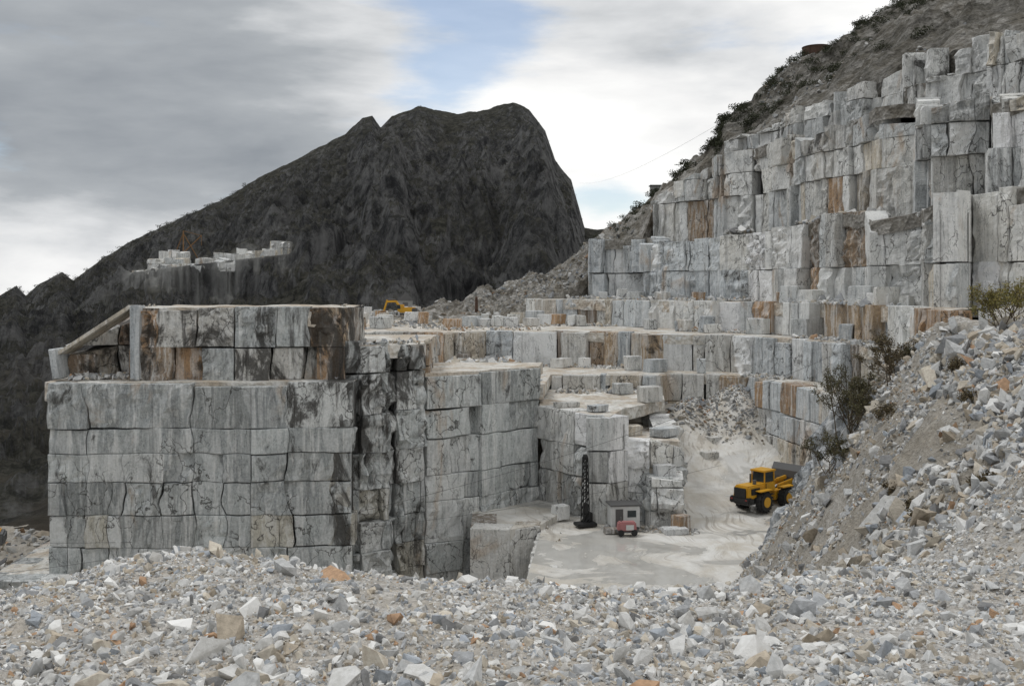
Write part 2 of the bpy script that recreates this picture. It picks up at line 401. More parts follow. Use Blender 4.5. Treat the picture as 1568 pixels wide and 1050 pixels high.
poly('quarry_bench',[(-34,139.5),(-14,137.5),(-10.9,134.5),(-3.8,138.5),(-3.4,140.5),(6,140),(9.9,138.5),(17.5,134.5),(18.2,131.5),(22.4,130.5),(28,128.4),(32.4,120),(34.9,110),(35.4,98),(35.9,84),(50,84),(50,150),(20,262),(-74,262)],-5.85,step=2.5,amp=.2)
A=[(2,182),(3.9,172),(12,165),(12.5,162),(20.2,152),(26.7,141),(27.5,139),(30.5,137),(32.8,132),(35.5,125),(38,114),(38,102),(37,88)]
wall('quarry_wall',A,-7,-1.8,pal='blue',stain=-.03,rows=(4,5),widths=(1.2,3.8),butt=1.2,prot=.45,topjit=.2,gap=.04,coh=.4,palf=lambda x,y,z:'rust' if (random.random()<.22) else ('white' if random.random()<.5 else None))
plat('quarry_bench',[(x+.2,y+.4,-1.9) for x,y in A],(16,24),nv=24)
# ---- high right wall tiers
kw=dict(rows=(3.4,8.0),widths=(.8,3.2),rough=.08,roughp=.3,cell=.45,warp=.42,inherit=.85,gap=.03,step=.12,miss=.035,coh=.5)
sf=lambda x,y,z:.44*float(vn(x*.11,y*.11,z*.09,31))+.02
pf=lambda x,y,z:('brown' if vn(x*.1,y*.1,z*.1,33)>.35 and random.random()<.5 else None)
T1=[(13.5,186),(13.6,178),(22.1,173),(22.0,162),(29,154),(30,150),(33.5,147),(35.5,141),(37.8,134),(38.5,129),(40.5,120),(39.5,115),(43.2,110.5),(41,104),(43.2,101),(46,105.5),(49.5,98),(54,92),(60,86)]
wall('quarry_wall',T1,-3,[8,8.5,8.5,7,7.4,7.6,7.8,8,8.5,9,9,6.5,8.6,6.5,9.5,9.5,10,10,10],butt=1.3,prot=.32,topjit=.5,stain=.05,stainf=sf,pal='white',palf=lambda x,y,z:'blue' if y>150 else pf(x,y,z),**kw)
plat('quarry_bench',[(x+.2,y+.5,z-.3) for (x,y),z in zip(T1[1:],[8.5,8.5,7,7.4,7.6,7.8,8,8.5,9,9,7.6,8.6,8,9.5,9.5,10,10,10])],(7,14),M_SCREE,amp=.4)
T2=[(24,190),(25.1,178),(32.6,168),(33,163),(36.5,159),(39.8,149),(39.2,141),(42.6,131),(43.1,124),(46.9,119),(45.3,113),(50.7,111),(48.7,106),(51.5,103),(57.5,98),(66,91)]
z2=[15,15.6,20.5,21.5,21.5,22,20,21,22,21.5,20,21,19,20,20.5,21]
wall('quarry_wall',T2,6.5,z2,butt=1.5,prot=.35,topjit=.8,stain=.13,stainf=sf,pal='white',palf=pf,**kw)
plat('quarry_bench',[(x+.2,y+.5,z-.4) for (x,y),z in zip(T2,z2)],(7,14,1),M_SCREE,amp=.5)
T3=[(37.1,187),(37.5,180),(42.9,166),(44.5,158),(47.5,151),(46.3,142),(50.4,132),(49.9,126),(54.9,120),(57.6,114.5),(64,109),(71,100)]
z3=[24,25,27,27.5,28,27,29,29,29,28.5,29,29]
wall('quarry_wall',T3,18,z3,butt=1.5,prot=.35,topjit=1.2,stain=.17,stainf=sf,pal='white',palf=pf,**kw)
# ---- hill above and scree behind
Fp=[(-24,190,-5.8),(-10.7,187,-5.8),(-2,184,-5.5),(3.9,178,-2.2),(8,178,-1.8),(13.5,182,2),(22.1,178,8),(25.1,181,15),(32.6,172,20.5),(36.1,185,21.5),(37.5,187,23.5),(42.9,168,26.5),(47.5,153,27.6),(50.4,134,28.4),(54.9,122,28.4),(57.6,116,28),(64,110,28.6),(80,95,29)]
Sp=[(-24,245,-5.8),(-12,240,-5),(-6,232,-2),(0,228,1.2),(6.5,225,2.1),(15.6,215,8.7),(23,210,14.4),(27.7,205,17.9),(34,205,24),(39.5,200,28),(40.8,200,32.5),(50.7,205,39.7),(58.5,210,45.7),(66,212,48.8),(76,215,56.4),(84.7,220,62),(112,230,80),(170,230,95)]
Fp=np.array(Fp);Sp=np.array(Sp);pp=np.linspace(0,len(Fp)-1,300)
ff=np.stack([np.interp(pp,np.arange(len(Fp)),Fp[:,k]) for k in range(3)],1);sp=np.stack([np.interp(pp,np.arange(len(Fp)),Sp[:,k]) for k in range(3)],1)
T=np.concatenate([[0],np.linspace(0,1,100),np.linspace(1,2,14)[1:]])
def lo(k): return np.where(T<=1,ff[:,k][:,None]*(1-T)+sp[:,k][:,None]*T,sp[:,k][:,None]+(T-1)*[8,70,-25][k])
X,Y,Z=lo(0),lo(1),lo(2)
env=np.clip(np.sin(np.pi*np.clip(T,0,1)),0,1)*.9+.12
Z=Z+(ridged(X*.09,Y*.06,0,5,12)-.3)*4.2*env+fbm(X*.5,Y*.5,0,4,14)*1.3+np.round(ridged(X*.05,Y*.05,0,2,15)*3)/3*2.6*env
Z[:,0]=-12
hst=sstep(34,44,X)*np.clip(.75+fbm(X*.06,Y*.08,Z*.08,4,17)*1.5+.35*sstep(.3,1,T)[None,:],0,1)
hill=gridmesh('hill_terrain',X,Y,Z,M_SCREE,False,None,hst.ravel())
HX,HY,HZ=X[:,1:],Y[:,1:],Z[:,1:]

# ------------------------------------------------------------------ near ground (heap we stand on + right hand mound)
P=[(-20,24,-8.6),(-11.8,24,-7.6),(-10.9,24,-7.4),(-9.8,24,-6.85),(-8.8,24,-6.35),(-7.5,24,-6.15),(-6.8,24,-6.25),(-5.5,24,-6.6),(-3.4,24,-6.6),(-2.2,24,-6.8),(-1,24,-6.9),(0,24,-6.85),(.7,24,-7.05),(3.2,24,-7.1),(4.1,24,-6.95),(5.3,24,-6.8),(7.0,24,-6.7),
 (-18,13,-5.3),(-8,13,-5),(0,13,-5),(8,13,-4.9),(15,13,-3.6),(-15,0,-3.2),(0,0,-3.1),(15,0,-2.2),
 (-20,32,-13),(-12,32,-12.5),(-4,32,-12),(3,32,-12),(8,34,-12.5),(-20,45,-22),(-5,45,-22),(5,45,-22),(12,50,-18),(-5,70,-30),(-5,88,-31),(8,65,-25),(16,78,-23.5),
 (19.4,48,-1.6),(24,50,-2.3),(30,52,-2.5),(17.4,33,-2.3),(18.1,40,-1.9),(24,38,-2.0),(24,30,-1.5),
 (14.6,38,-6.0),(14.5,45,-8.6),(14.8,50,-10.8),(14.9,56,-14.5),(12.2,25,-4.3),(11.7,28,-6.3),(10.8,22,-5.6),(10,26,-6.9),(9,28,-7.6),(8.4,30,-8.8),(15.5,24,-3.0),
 (18.6,54,-4.6),(18.9,60,-7.6),(20.0,68,-11.0),(20.6,76,-15.9),(19.6,84,-22),(16.6,70,-19.5),(15.4,62,-17),
 (24,62,-3.4),(25,75,-9.6),(30,70,-3.2),(27,84,-15),(26,92,-23.5),(36,60,-2.4),(36,80,-2.8),(45,60,-2.2),(60,60,-2.0),(60,90,-2.5),(60,30,-1),(36,30,-1.4),(45,90,-3),
 (-42,78,-27),(-50,70,-24),(-58,90,-22),(-60,115,-26),(-46,112,-27),(-30,80,-31),(-20,110,-34),(10,110,-34),(30,112,-34),(24,103,-27),(-60,50,-18),(-60,20,-10),(-70,112,-27)]
fN=rbf(P)
def near_h(x,y):
    z=fN(x,y)
    sl=sstep(24,30,y)
    return z+fbm(x*.35,y*.35,0,3,21)*.26*(1+sl*2)+fbm(x*1.3,y*1.3,0,4,22)*.16+sl*np.clip(ridged(x*.22+y*.05,y*.12,0,4,23)-.2,-1,1)*.9*sstep(8,14,x)+sl*fbm(x*.8,y*.8,0,4,24)*.4*sstep(8,12,x)
xs=np.concatenate([np.linspace(-72,-16,90),np.linspace(-15.8,26,420),np.linspace(26.4,62,90)])
ys=np.concatenate([np.linspace(-8,9,25),np.linspace(9.2,30,240),np.linspace(30.2,116,330)])
X,Y=np.meshgrid(xs,ys,indexing='ij')
mst=np.clip(sstep(25,31,Y)*sstep(6,9,X)*sstep(24,19,X),0,1)+.5*sstep(8.5,12,X)*sstep(17,23,Y)*sstep(31,25,Y)+.8*sstep(-36,-42,X)*sstep(55,70,Y)
gridmesh('gravel_ground',X,Y,near_h(X,Y),M_GRAVEL,False,None,np.clip(mst*.9,0,1).ravel())

# ------------------------------------------------------------------ quarry floor
PF=[(0,78,-22),(0,60,-22),(20,78,-22),(20,58,-22),(32,78,-22),(2.7,94,-22),(8,98,-22),(16.5,94,-22),(24.5,103,-22),(22,96,-22),(9,101,-22.2),(3,108,-22.3),(16,101,-21.8),(29,102,-21.6),
 (17.4,106,-20.6),(18.5,112,-18.6),(23.5,112,-19.4),(28.5,112,-19),(18,118,-16.4),(24,119,-17.2),(28,119,-16.8),(17,125,-14),(10,125,-13.4),(10,110,-20),(4,118,-16),(32,95,-21),(24,124,-15)]
fF=rbf(PF)
def floor_h(x,y):
    return fF(x,y)+4.6*np.exp(-(((x-26.2)/3.6)**2+((y-121.5)/3.6)**2))+2.2*np.exp(-(((x-20.5)/2.0)**2+((y-121)/3)**2))+fbm(x*.4,y*.4,0,4,41)*.10
S=np.linspace(0,1,150);ys=np.linspace(56,128,220)
Y=np.repeat(ys[None,:],150,0);xl=np.interp(ys,[56,78,94,100,128],[-.2,1,2.6,2.7,2.7]);X=xl[None,:]+(34-xl[None,:])*S[:,None]
gridmesh('quarry_floor',X,Y,floor_h(X,Y),M_FLOOR,True)

# ------------------------------------------------------------------ mountain
RU=[(-1400,520),(-300,470),(-100,470),(0,452),(25,438),(40,452),(60,435),(95,417),(112,429),(150,400),(200,370),(285,331),(340,307),(400,270),(440,251),(480,230),(530,204),(555,181),(570,177),(583,197),(600,180),(640,164),(700,173),(750,168),(785,157),(810,170),(835,202),(850,246),(875,275),(895,347),(930,352),(1000,380),(1200,420),(1800,430),(2600,440)]
rb=np.array([(u-784)/1600 for u,v in RU]);re=np.array([(440-v)/1600 for u,v in RU])
b=np.concatenate([np.linspace(-1.3,-.52,80),np.linspace(-.519,.12,900),np.linspace(.122,1.0,60)])
t=np.concatenate([np.linspace(0,1,440),np.linspace(1,1.5,24)[1:]])
NT1=439
BB,TT=np.meshgrid(b,t,indexing='ij')
left=sstep(-.355,-.42,BB)
y0=262*(1-left)+104*left
yr=820+0*BB
YY=y0+TT*(yr-y0)
R=np.interp(BB,rb,re)*820
zb=-14*(1-left)+-27*left
pw=1.0+.25*sstep(-.15,-.05,BB)*sstep(.1,.0,BB)
tc=np.clip(TT,0,1)
Zm=zb+(R-zb)*tc**pw
XX=BB*YY
env=np.sin(np.pi*np.clip(tc,0,1)**.8)*.92+.05
env=np.where(TT>1,.05,env)
wb=BB+fbm(XX*.01,YY*.012,0,4,61)*.045
amp=(8+13*sstep(-.25,-.1,BB))*(sstep(.0,.12,tc))
Zm+=(ridged(wb*13,YY*.004,0,3,62)-.35)*amp*env
wx=fbm(XX*.02,YY*.02,0,3,71)*22
Zm+=(ridged((XX+wx)*.022,(YY-wx)*.016,0,6,63)-.3)*13*env*sstep(0,.15,tc)
Zm+=(ridged((XX-wx)*.07,YY*.045,0,5,65)-.3)*8*(.2+.8*env)*sstep(0,.1,tc)*sstep(1.0,.93,tc)
Zm+=fbm(XX*.15,YY*.15,0,4,64)*3.2*(.3+.7*env)
bs=-.09-.03*(1-tc)+.012*np.sin(tc*9)
dsp=(BB-bs)
Zm+=np.where(dsp<0,np.exp(-(dsp/.03)**2),np.exp(-(dsp/.014)**2))*20*env
bs2=.02+.02*(1-tc);Zm+=np.exp(-((BB-bs2)/.022)**2)*13*env
yc=400+fbm(BB*14,0*BB,0,5,66)*50
cl=sstep(-.34,-.30,BB)*sstep(.12,.08,BB)
Zm-=cl*14*sstep(5,-5,YY-yc)*sstep(262,300,YY)
yc2=470+fbm(BB*18+9,0*BB,0,5,67)*55
Zm-=cl*sstep(-.2,-.1,BB)*9*sstep(7,-7,YY-yc2)*sstep(262,330,YY)
# quarry terrace cut into the mountain slope
qm=sstep(-.378,-.362,BB)*sstep(-.200,-.215,BB)
plz=np.interp(BB,[-.37,-.3,-.21],[5.5,9,13])
qe=399+ridged(BB*70,0*BB,0,3,72)*4
inside=qm*sstep(-2,2,YY-qe)*sstep(445,425,YY)
Zm=Zm*(1-inside)+plz*inside
below=sstep(-.385,-.35,BB)*sstep(-.185,-.215,BB)*sstep(2,-2,YY-qe)*sstep(300,350,YY)
gul=ridged(BB*55+fbm(XX*.05,YY*.05,0,2,73)*.6,YY*.01,0,4,74)
target=plz-3.0-gul*5-(399-YY)*.32+fbm(XX*.12,YY*.12,0,4,75)*3
Zm=np.where(below>0,Zm*(1-below)+below*np.minimum(Zm,target),Zm)
Zm=np.where(TT>1,Zm-(TT-1)*120,Zm)
brown=np.zeros(Zm.shape+(3,));brown[:]=(.15,.125,.10)
bst=left*sstep(300,140,YY)*np.clip(.45+fbm(XX*.06,YY*.06,0,5,68)*1.9,0,1)*.75
spill=qm*sstep(385,399,YY)*sstep(404,399,YY)*np.clip(.2+fbm(BB*160,YY*.05,0,3,76)*1.6,0,.8)
wq=np.clip(np.maximum(inside*(.5+fbm(XX*.1,YY*.1,0,4,70)*1.2),spill),0,.9)
sel=wq>.01;brown[sel]=(.52,.52,.50);bst=np.maximum(bst,wq)
gridmesh('mountain_terrain',XX,YY,Zm,M_MOUNT,False,brown.reshape(-1,3),bst.ravel())
g=np.linspace(-9000,9000,40);X,Y=np.meshgrid(g,g,indexing='ij')
gridmesh('ground',X,Y,np.full(X.shape,-75.0),M_MOUNT,False,np.tile((.05,.055,.04),(1600,1)),0.0)
for (x0,x1,y,zb_,zt_) in ((-147,-137,403,3,7.5),(-140,-127,404,4,9),(-143,-129,409,6,12),(-139,-131,416,9,14.5),(-129,-119,403,5,9),(-124,-112,408,6,11.5),(-115,-106,403,7,10.5),(-118,-104,413,9,14),(-107,-99,404,8,12.5),(-99,-92,403,9,15),(-93,-87,404,10,18),(-110,-96,418,9,15.5)):
    nP=5;xs_=np.linspace(x0,x1,nP);pts=[(x0-.5,y+7)]+[(xx,y+random.uniform(-1.2,1.5)) for xx in xs_]+[(x1+.5,y+8)]
    wall('quarry_wall',pts,zb_-1,[zt_+random.uniform(-1.2,.5) for _ in pts],pal='white',rows=(2.5,4),widths=(2,6),cell=1.0,stain=-.6,prot=.4,butt=.5,topjit=.4,gap=.02,back_=3,rough=.2,coh=.7,step=.05)
    poly('quarry_bench',[(x0,y+1),((x0+x1)/2,y+2),(x1,y+1),(x1,y+9),(x0,y+9)],zt_-.9,step=3,amp=.6)

# ------------------------------------------------------------------ rubble
TPL=[]
for k in range(16):
    bm=bmesh.new()
    for _ in range(12):
        v=Vector((random.gauss(0,1),random.gauss(0,1),random.gauss(0,1))).normalized()*random.uniform(.7,1.1)
        bm.verts.new((v.x,v.y*random.uniform(.55,.9),v.z*random.uniform(.4,.65)))
    r=bmesh.ops.convex_hull(bm,input=bm.verts)
    bmesh.ops.delete(bm,geom=list({e for e in r['geom_interior'] if isinstance(e,bmesh.types.BMVert)}),context='VERTS')
    bmesh.ops.triangulate(bm,faces=bm.faces)
    bm.verts.index_update()
    V=np.array([v.co for v in bm.verts])
    F=np.array([[v.index for v in f.verts] for f in bm.faces]);TPL.append((V,F));bm.free()
RC=np.array([(.64,.635,.615),(.78,.775,.755),(.54,.545,.54),(.41,.42,.43),(.55,.50,.42),(.45,.39,.31),(.46,.30,.19),(.24,.24,.24),(.38,.41,.445)])
def rocks(name,pos,size,mat,w=(5,4.2,4,3,2.6,1.9,.45,1.2,1.5),dark=1.0,flat=.6):
    n=len(pos);w=np.array(w,float);w/=w.sum()
    ci=rng.choice(len(RC),n,p=w);C=RC[ci]*rng.uniform(.75,1.12,(n,1))*dark
    q=rng.normal(size=(n,4));q[:,1:3]*=flat;q/=np.linalg.norm(q,axis=1)[:,None]
    a,b_,c,d=q.T
    Rm=np.stack([1-2*(c*c+d*d),2*(b_*c-a*d),2*(b_*d+a*c),2*(b_*c+a*d),1-2*(b_*b_+d*d),2*(c*d-a*b_),2*(b_*d-a*c),2*(c*d+a*b_),1-2*(b_*b_+c*c)],1).reshape(n,3,3)
    sc=size[:,None]*rng.uniform(.7,1.3,(n,3))
    ti=rng.integers(0,len(TPL),n);Vs=[];Fs=[];Cs=[];off=0
    for k,(V,F) in enumerate(TPL):
        m=np.where(ti==k)[0]
        if len(m)==0: continue
        vv=np.einsum('nij,nvj->nvi',Rm[m],V[None]*sc[m][:,None,:])+pos[m][:,None,:]
        Vs.append(vv.reshape(-1,3));Fs.append((F[None]+(np.arange(len(m))*len(V))[:,None,None]).reshape(-1,3)+off);off+=len(m)*len(V)
        Cs.append(np.repeat(C[m],len(V),0))
    return mkmesh(name,np.concatenate(Vs),np.concatenate(Fs),mat,np.concatenate(Cs))
def scat(n,x0,x1,y0,y1,med,sg,lo_,hi_,hf,keep=None,sink=.15):
    x=rng.uniform(x0,x1,n);y=rng.uniform(y0,y1,n)
    if keep is not None:
        k=keep(x,y);x=x[k];y=y[k]
    s=np.clip(med*np.exp(rng.normal(0,sg,len(x))),lo_,hi_)
    z=hf(x,y)+s*(.25-sink)
    return np.stack([x,y,z],1),s
def join(*a): return np.concatenate([q[0] for q in a]),np.concatenate([q[1] for q in a])
inview=lambda x,y:(np.abs(x)<y*.52+1.5)
a1=scat(150000,-15,17,11,28,.031,.62,.012,.20,near_h,lambda x,y:inview(x,y)&(fbm(x*.5,y*.5,0,3,90)+.9*rng.random(len(x))>.12))
a4=scat(12000,-15,17,11,28,.07,.4,.05,.22,near_h,lambda x,y:inview(x,y)&(fbm(x*.35,y*.35,0,3,91)+.5*rng.random(len(x))>.15))
a2=scat(3000,-15,17,12,28,.135,.48,.09,.48,near_h,lambda x,y:inview(x,y)&(rng.random(len(x))<.2+.8*(fbm(x*.3,y*.3,0,2,77)>.05)))
a3=scat(1100,-13,8,22.5,25.5,.09,.45,.05,.30,near_h)
p,s=join(a1,a2,a3,a4);rocks('rubble_stones',p,s,M_RUBBLE)
b1=scat(85000,7,24,26,88,.08,.6,.03,.5,near_h,lambda x,y:(near_h(x,y)<-1.9)&(fbm(x*.22,y*.22,0,3,78)+.5*rng.random(len(x))>.1))
b2=scat(4200,6,23,27,80,.24,.5,.14,.9,near_h,lambda x,y:fbm(x*.15,y*.15,0,3,79)+.3*rng.random(len(x))>.0)
b3=scat(8000,13.5,20,24,44,.17,.45,.08,.5,near_h,lambda x,y:(x-13.5-(y-24)*.17)>0)
p,s=join(b1,b2,b3);rocks('rubble_stones',p,s,M_RUBBLE,dark=.9,w=(5,3.5,4,2.5,4,3,.5,1.5,1.5))
c1=scat(6500,18,32,112,126,.16,.5,.08,.8,floor_h,lambda x,y:(np.exp(-(((x-26)/4.6)**2+((y-121)/4.5)**2))+np.exp(-(((x-20.5)/2.3)**2+((y-121)/3)**2)))>rng.random(len(x))*.7+.25)
c2=scat(300,3,30,90,122,.18,.4,.08,.5,floor_h,lambda x,y:(x<4.5)|(x>28))
p,s=join(c1,c2);rocks('rubble_stones',p,s,M_RUBBLEF,dark=.75,w=(3,2,4,4,3,3,1,2,1))
def along(pts,z,n,d0,d1,med,hi_=1.2,sd=.5):
    pts=np.array(pts,float);L=np.hypot(*(pts[1:]-pts[:-1]).T);cs=np.r_[0,np.cumsum(L)];s=rng.uniform(0,cs[-1],n)
    s=s[vn(s*.12,n*.37,0,7)>-.15]
    n=len(s)
    i=np.clip(np.searchsorted(cs,s)-1,0,len(L)-1);f=(s-cs[i])/L[i];d=pts[i+1]-pts[i];nm=np.stack([d[:,1],-d[:,0]],1)/L[i][:,None]
    q=pts[i]+d*f[:,None]+nm*(d0+(d1-d0)*rng.random(n)**1.6)[:,None]
    sz=np.clip(med*np.exp(rng.normal(0,sd,n)),.08,hi_)
    return np.stack([q[:,0],q[:,1],np.full(n,z)+sz*.2],1),sz
parts=[along(T1,-1.85,3600,.5,4.5,.25),along(A,-5.8,2400,.5,3.5,.18),along(B,-10.3,2800,.5,3.5,.18),along([(-10.9,133),(-1,137)],-10.0,1500,.3,5,.5,1.2),along(T2,8.4,2000,.3,2.5,.35),along(T3,21,2000,.3,3,.35),
 along([(-33,91),(-15,92)],-7.9,200,.3,1.3,.14,.4),along([(-39,92),(-33,95)],-7.9,250,.3,3,.22,.7),along([(3,122),(17,121)],-12,300,.4,3,.2),along([(-33,94),(-15,95)],-1.65,200,0,3,.12,.4),along([(-15,94),(-8,98)],-5.1,160,-2,1.5,.16,.45),
 along([(9,97.5),(13,96),(17,95)],-22,260,.2,2.2,.16,.5),along([(3,105),(9,96.5)],-22,200,.2,1.6,.16,.5)]
p,s=join(*parts);rocks('rubble_stones',p,s,M_RUBBLEF,dark=.88)
x=rng.uniform(-50,10,5200);y=rng.uniform(142,250,5200);k=(fbm(x*.06,y*.03,0,3,95)>-.05)&(np.abs(x+10)<40);x=x[k];y=y[k];sz=np.clip(.2*np.exp(rng.normal(0,.6,len(x))),.08,.9)
rocks('rubble_stones',np.stack([x,y,np.full(len(x),-5.8)],1),sz,M_RUBBLEF,dark=.75,w=(3,2,4,4,4,4,1,2,1))
n=22000;i=rng.integers(0,HX.shape[0]-1,n);j=rng.integers(2,98,n)
fx=rng.random(n)
pos=np.stack([HX[i,j]*(1-fx)+HX[i+1,j]*fx,HY[i,j]*(1-fx)+HY[i+1,j]*fx,HZ[i,j]*(1-fx)+HZ[i+1,j]*fx],1)
k=((fbm(pos[:,0]*.07,pos[:,1]*.07,0,3,80)>.15)&(rng.random(n)<.5))|((pos[:,0]<22)&(rng.random(n)<.6));pos=pos[k]
rocks('rubble_stones',pos,np.clip(.22*np.exp(rng.normal(0,.55,len(pos))),.08,1.4),M_RUBBLEF,dark=.6)
d1=scat(2500,-70,-38,60,112,.3,.5,.1,1.2,near_h)
rocks('rubble_stones',d1[0],d1[1],M_RUBBLEF,dark=.7,w=(3,2,4,4,3,5,2,2,1))

# ------------------------------------------------------------------ cut blocks
def cutblocks(name,L,pals=('white','brown','blue','white'),stn=-.3,tilt=None):
    Vs=[];Fs=[];Cs=[];off=0
    for q in L:
        (x,y,z,lx,ly,lz,yaw)=q[:7];rl=q[7] if len(q)>7 else 0
        bm=bmesh.new();bmesh.ops.create_cube(bm,size=1);bmesh.ops.bevel(bm,geom=bm.edges[:],offset=.035,segments=1,affect='EDGES')
        bmesh.ops.triangulate(bm,faces=bm.faces);bm.verts.index_update()
        V=np.array([v.co for v in bm.verts]);F=np.array([[v.index for v in f.verts] for f in bm.faces]);bm.free()
        V=V*(lx,ly,lz);V+=rng.uniform(-.05,.05,V.shape)
        sh=rng.uniform(-.12,.12,2)*(rl==0);V[:,0]+=V[:,2]*sh[0];V[:,1]+=V[:,2]*sh[1]
        c,s=math.cos(rl),math.sin(rl);V=np.stack([V[:,0]*c-V[:,2]*s,V[:,1],V[:,0]*s+V[:,2]*c],1)
        c,s=math.cos(yaw),math.sin(yaw);V=np.stack([V[:,0]*c-V[:,1]*s+x,V[:,0]*s+V[:,1]*c+y,V[:,2]+z+(lz/2 if rl==0 else 0)],1)
        Vs.append(V);Fs.append(F+off);off+=len(V);Cs.append(np.tile(pick(random.choice(pals)),(len(V),1)))
    return mkmesh(name,np.concatenate(Vs),np.concatenate(Fs),M_MARBLE,np.concatenate(Cs),stn)
cutblocks('marble_slab',[(-36.2,91.9,-3.7,7.4,3.2,.32,.0,math.radians(33)),(-39.4,91.2,-6.6,.5,3,2.6,0,.12),(-32.6,91.0,-4.8,.8,1.6,6.4,0,.001)],('white','blue'),-.3)
L=[]
U=random.uniform
for _ in range(60):
    y=U(150,235);x=U(-28,6)*y/180;L.append((x,y,-5.85,U(1,3),U(1,2.5),U(.8,2),U(0,3)))
for _ in range(16):
    f=random.random();i=random.randrange(1,len(A)-3);x=A[i][0]*(1-f)+A[i+1][0]*f-U(1,3);y=A[i][1]*(1-f)+A[i+1][1]*f-U(1,3);L.append((x,y,-5.85,U(1,3),U(1,2.4),U(1,2.2),U(0,3)))
for _ in range(16):
    f=random.random();i=random.randrange(1,len(T1)-4);x=T1[i][0]*(1-f)+T1[i+1][0]*f-U(1,3);y=T1[i][1]*(1-f)+T1[i+1][1]*f-U(1,3);L.append((x,y,-1.95,U(1,3),U(1,2.4),U(1,2.4),U(0,3)))
for _ in range(6):
    f=random.random();i=random.randrange(3,len(B)-4);x=B[i][0]*(1-f)+B[i+1][0]*f-U(1,3);y=B[i][1]*(1-f)+B[i+1][1]*f-U(1,3);L.append((x,y,-10.35,U(1,2.6),U(1,2),U(1,1.8),U(0,3)))
L+=[(14.3,98,-17.8,1.8,1.3,1.2,.3),(14.5,110,-12,2.2,1.6,1.6,.4),(11.5,104,-14.6,2.6,1.6,.9,.2),(15,103,-14.6,2.4,1.8,.8,.7),(9,93.8,-22,1.4,1.0,.4,.1),(14.6,93.6,-22,2.2,1.4,.5,.2),(15.3,94.8,-22,1.3,1.2,1.4,.6),(4.6,99.5,-22,1.4,1.2,1.3,.5),(28.8,99.5,-22,2.4,1.8,2.2,.5),
    (21.5,114,-18.8,1.8,1.2,.9,.4),(22.8,117.5,-17.6,2.0,1.3,.9,.7),(5.5,105,-12,2.4,1.2,.5,.4),(8.3,101.5,-12,1.8,1.4,.6,.9),(12.5,118,-12,2,1.4,1.2,.5)]
cutblocks('marble_blocks',L)
def ribs():
    for (x,y,z,lx,ly,lz,yaw,ti) in ((18.9,60,-9.8,1.6,6,4.6,.1,.3),(19.7,68,-14.3,1.8,6,4.8,-.05,.3),(20.1,76,-18.8,2.4,4.5,4.8,.1,.2),(18.1,55,-7.3,1.2,4,2.4,.2,.4)):
        bm=bmesh.new();bmesh.ops.create_icosphere(bm,subdivisions=5,radius=.6);bm.verts.index_update()
        V=np.array([v.co for v in bm.verts]);n=V/np.linalg.norm(V,axis=1)[:,None]
        V=np.sign(V)*np.abs(V)**.6
        F=np.array([[v.index for v in f.verts] for f in bm.faces]);bm.free()
        V=V*(lx*.6,ly*.6,lz*.6);V+=n*(ridged(V[:,0]*.6,V[:,1]*.5,V[:,2]*1.1,5,int(y))*.9)[:,None]
        V[:,2]-=V[:,1]*.45
        c,s=math.cos(yaw),math.sin(yaw);V=np.stack([V[:,0]*c-V[:,1]*s+x,V[:,0]*s+V[:,1]*c+y,V[:,2]+z],1)
        mkmesh('rock_outcrop',V,F,M_MARBLE,np.tile((.33,.35,.37),(len(V),1)),.1)
ribs()

# ------------------------------------------------------------------ machine helpers
def empty(name,loc,yaw=0,sc=1):
    o=bpy.data.objects.new(name,None);o.location=loc;o.rotation_euler=(0,0,yaw);o.scale=(sc,)*3;COL.objects.link(o);return o
def box(par,name,loc,dim,mat,tap=(1,1),bev=.05,rot=(0,0,0),shx=0):
    bm=bmesh.new();bmesh.ops.create_cube(bm,size=1)
    for v in bm.verts:
        k=tap if v.co.z>0 else (1,1)
        v.co=Vector((v.co.x*dim[0]*k[0]+(shx if v.co.z>0 else 0),v.co.y*dim[1]*k[1],v.co.z*dim[2]))
    if bev: bmesh.ops.bevel(bm,geom=bm.edges[:],offset=bev,segments=2,affect='EDGES')
    me=bpy.data.meshes.new(name);bm.to_mesh(me);bm.free();me.materials.append(mat)
    o=bpy.data.objects.new(name,me);o.location=loc;o.rotation_euler=rot;o.parent=par;COL.objects.link(o);return o
def cyl(par,name,p0,p1,r0,mat,r1=None,seg=20,bev=0):
    p0=Vector(p0);p1=Vector(p1);d=p1-p0
    bm=bmesh.new();bmesh.ops.create_cone(bm,cap_ends=True,segments=seg,radius1=r0,radius2=r0 if r1 is None else r1,depth=d.length)
    if bev: bmesh.ops.bevel(bm,geom=[e for e in bm.edges if abs(e.verts[0].co.z-e.verts[1].co.z)<1e-4],offset=bev,segments=2,affect='EDGES')
    me=bpy.data.meshes.new(name);bm.to_mesh(me);bm.free();me.materials.append(mat)
    o=bpy.data.objects.new(name,me);o.location=(p0+p1)/2;o.rotation_euler=d.to_track_quat('Z','Y').to_euler();o.parent=par;COL.objects.link(o);return o
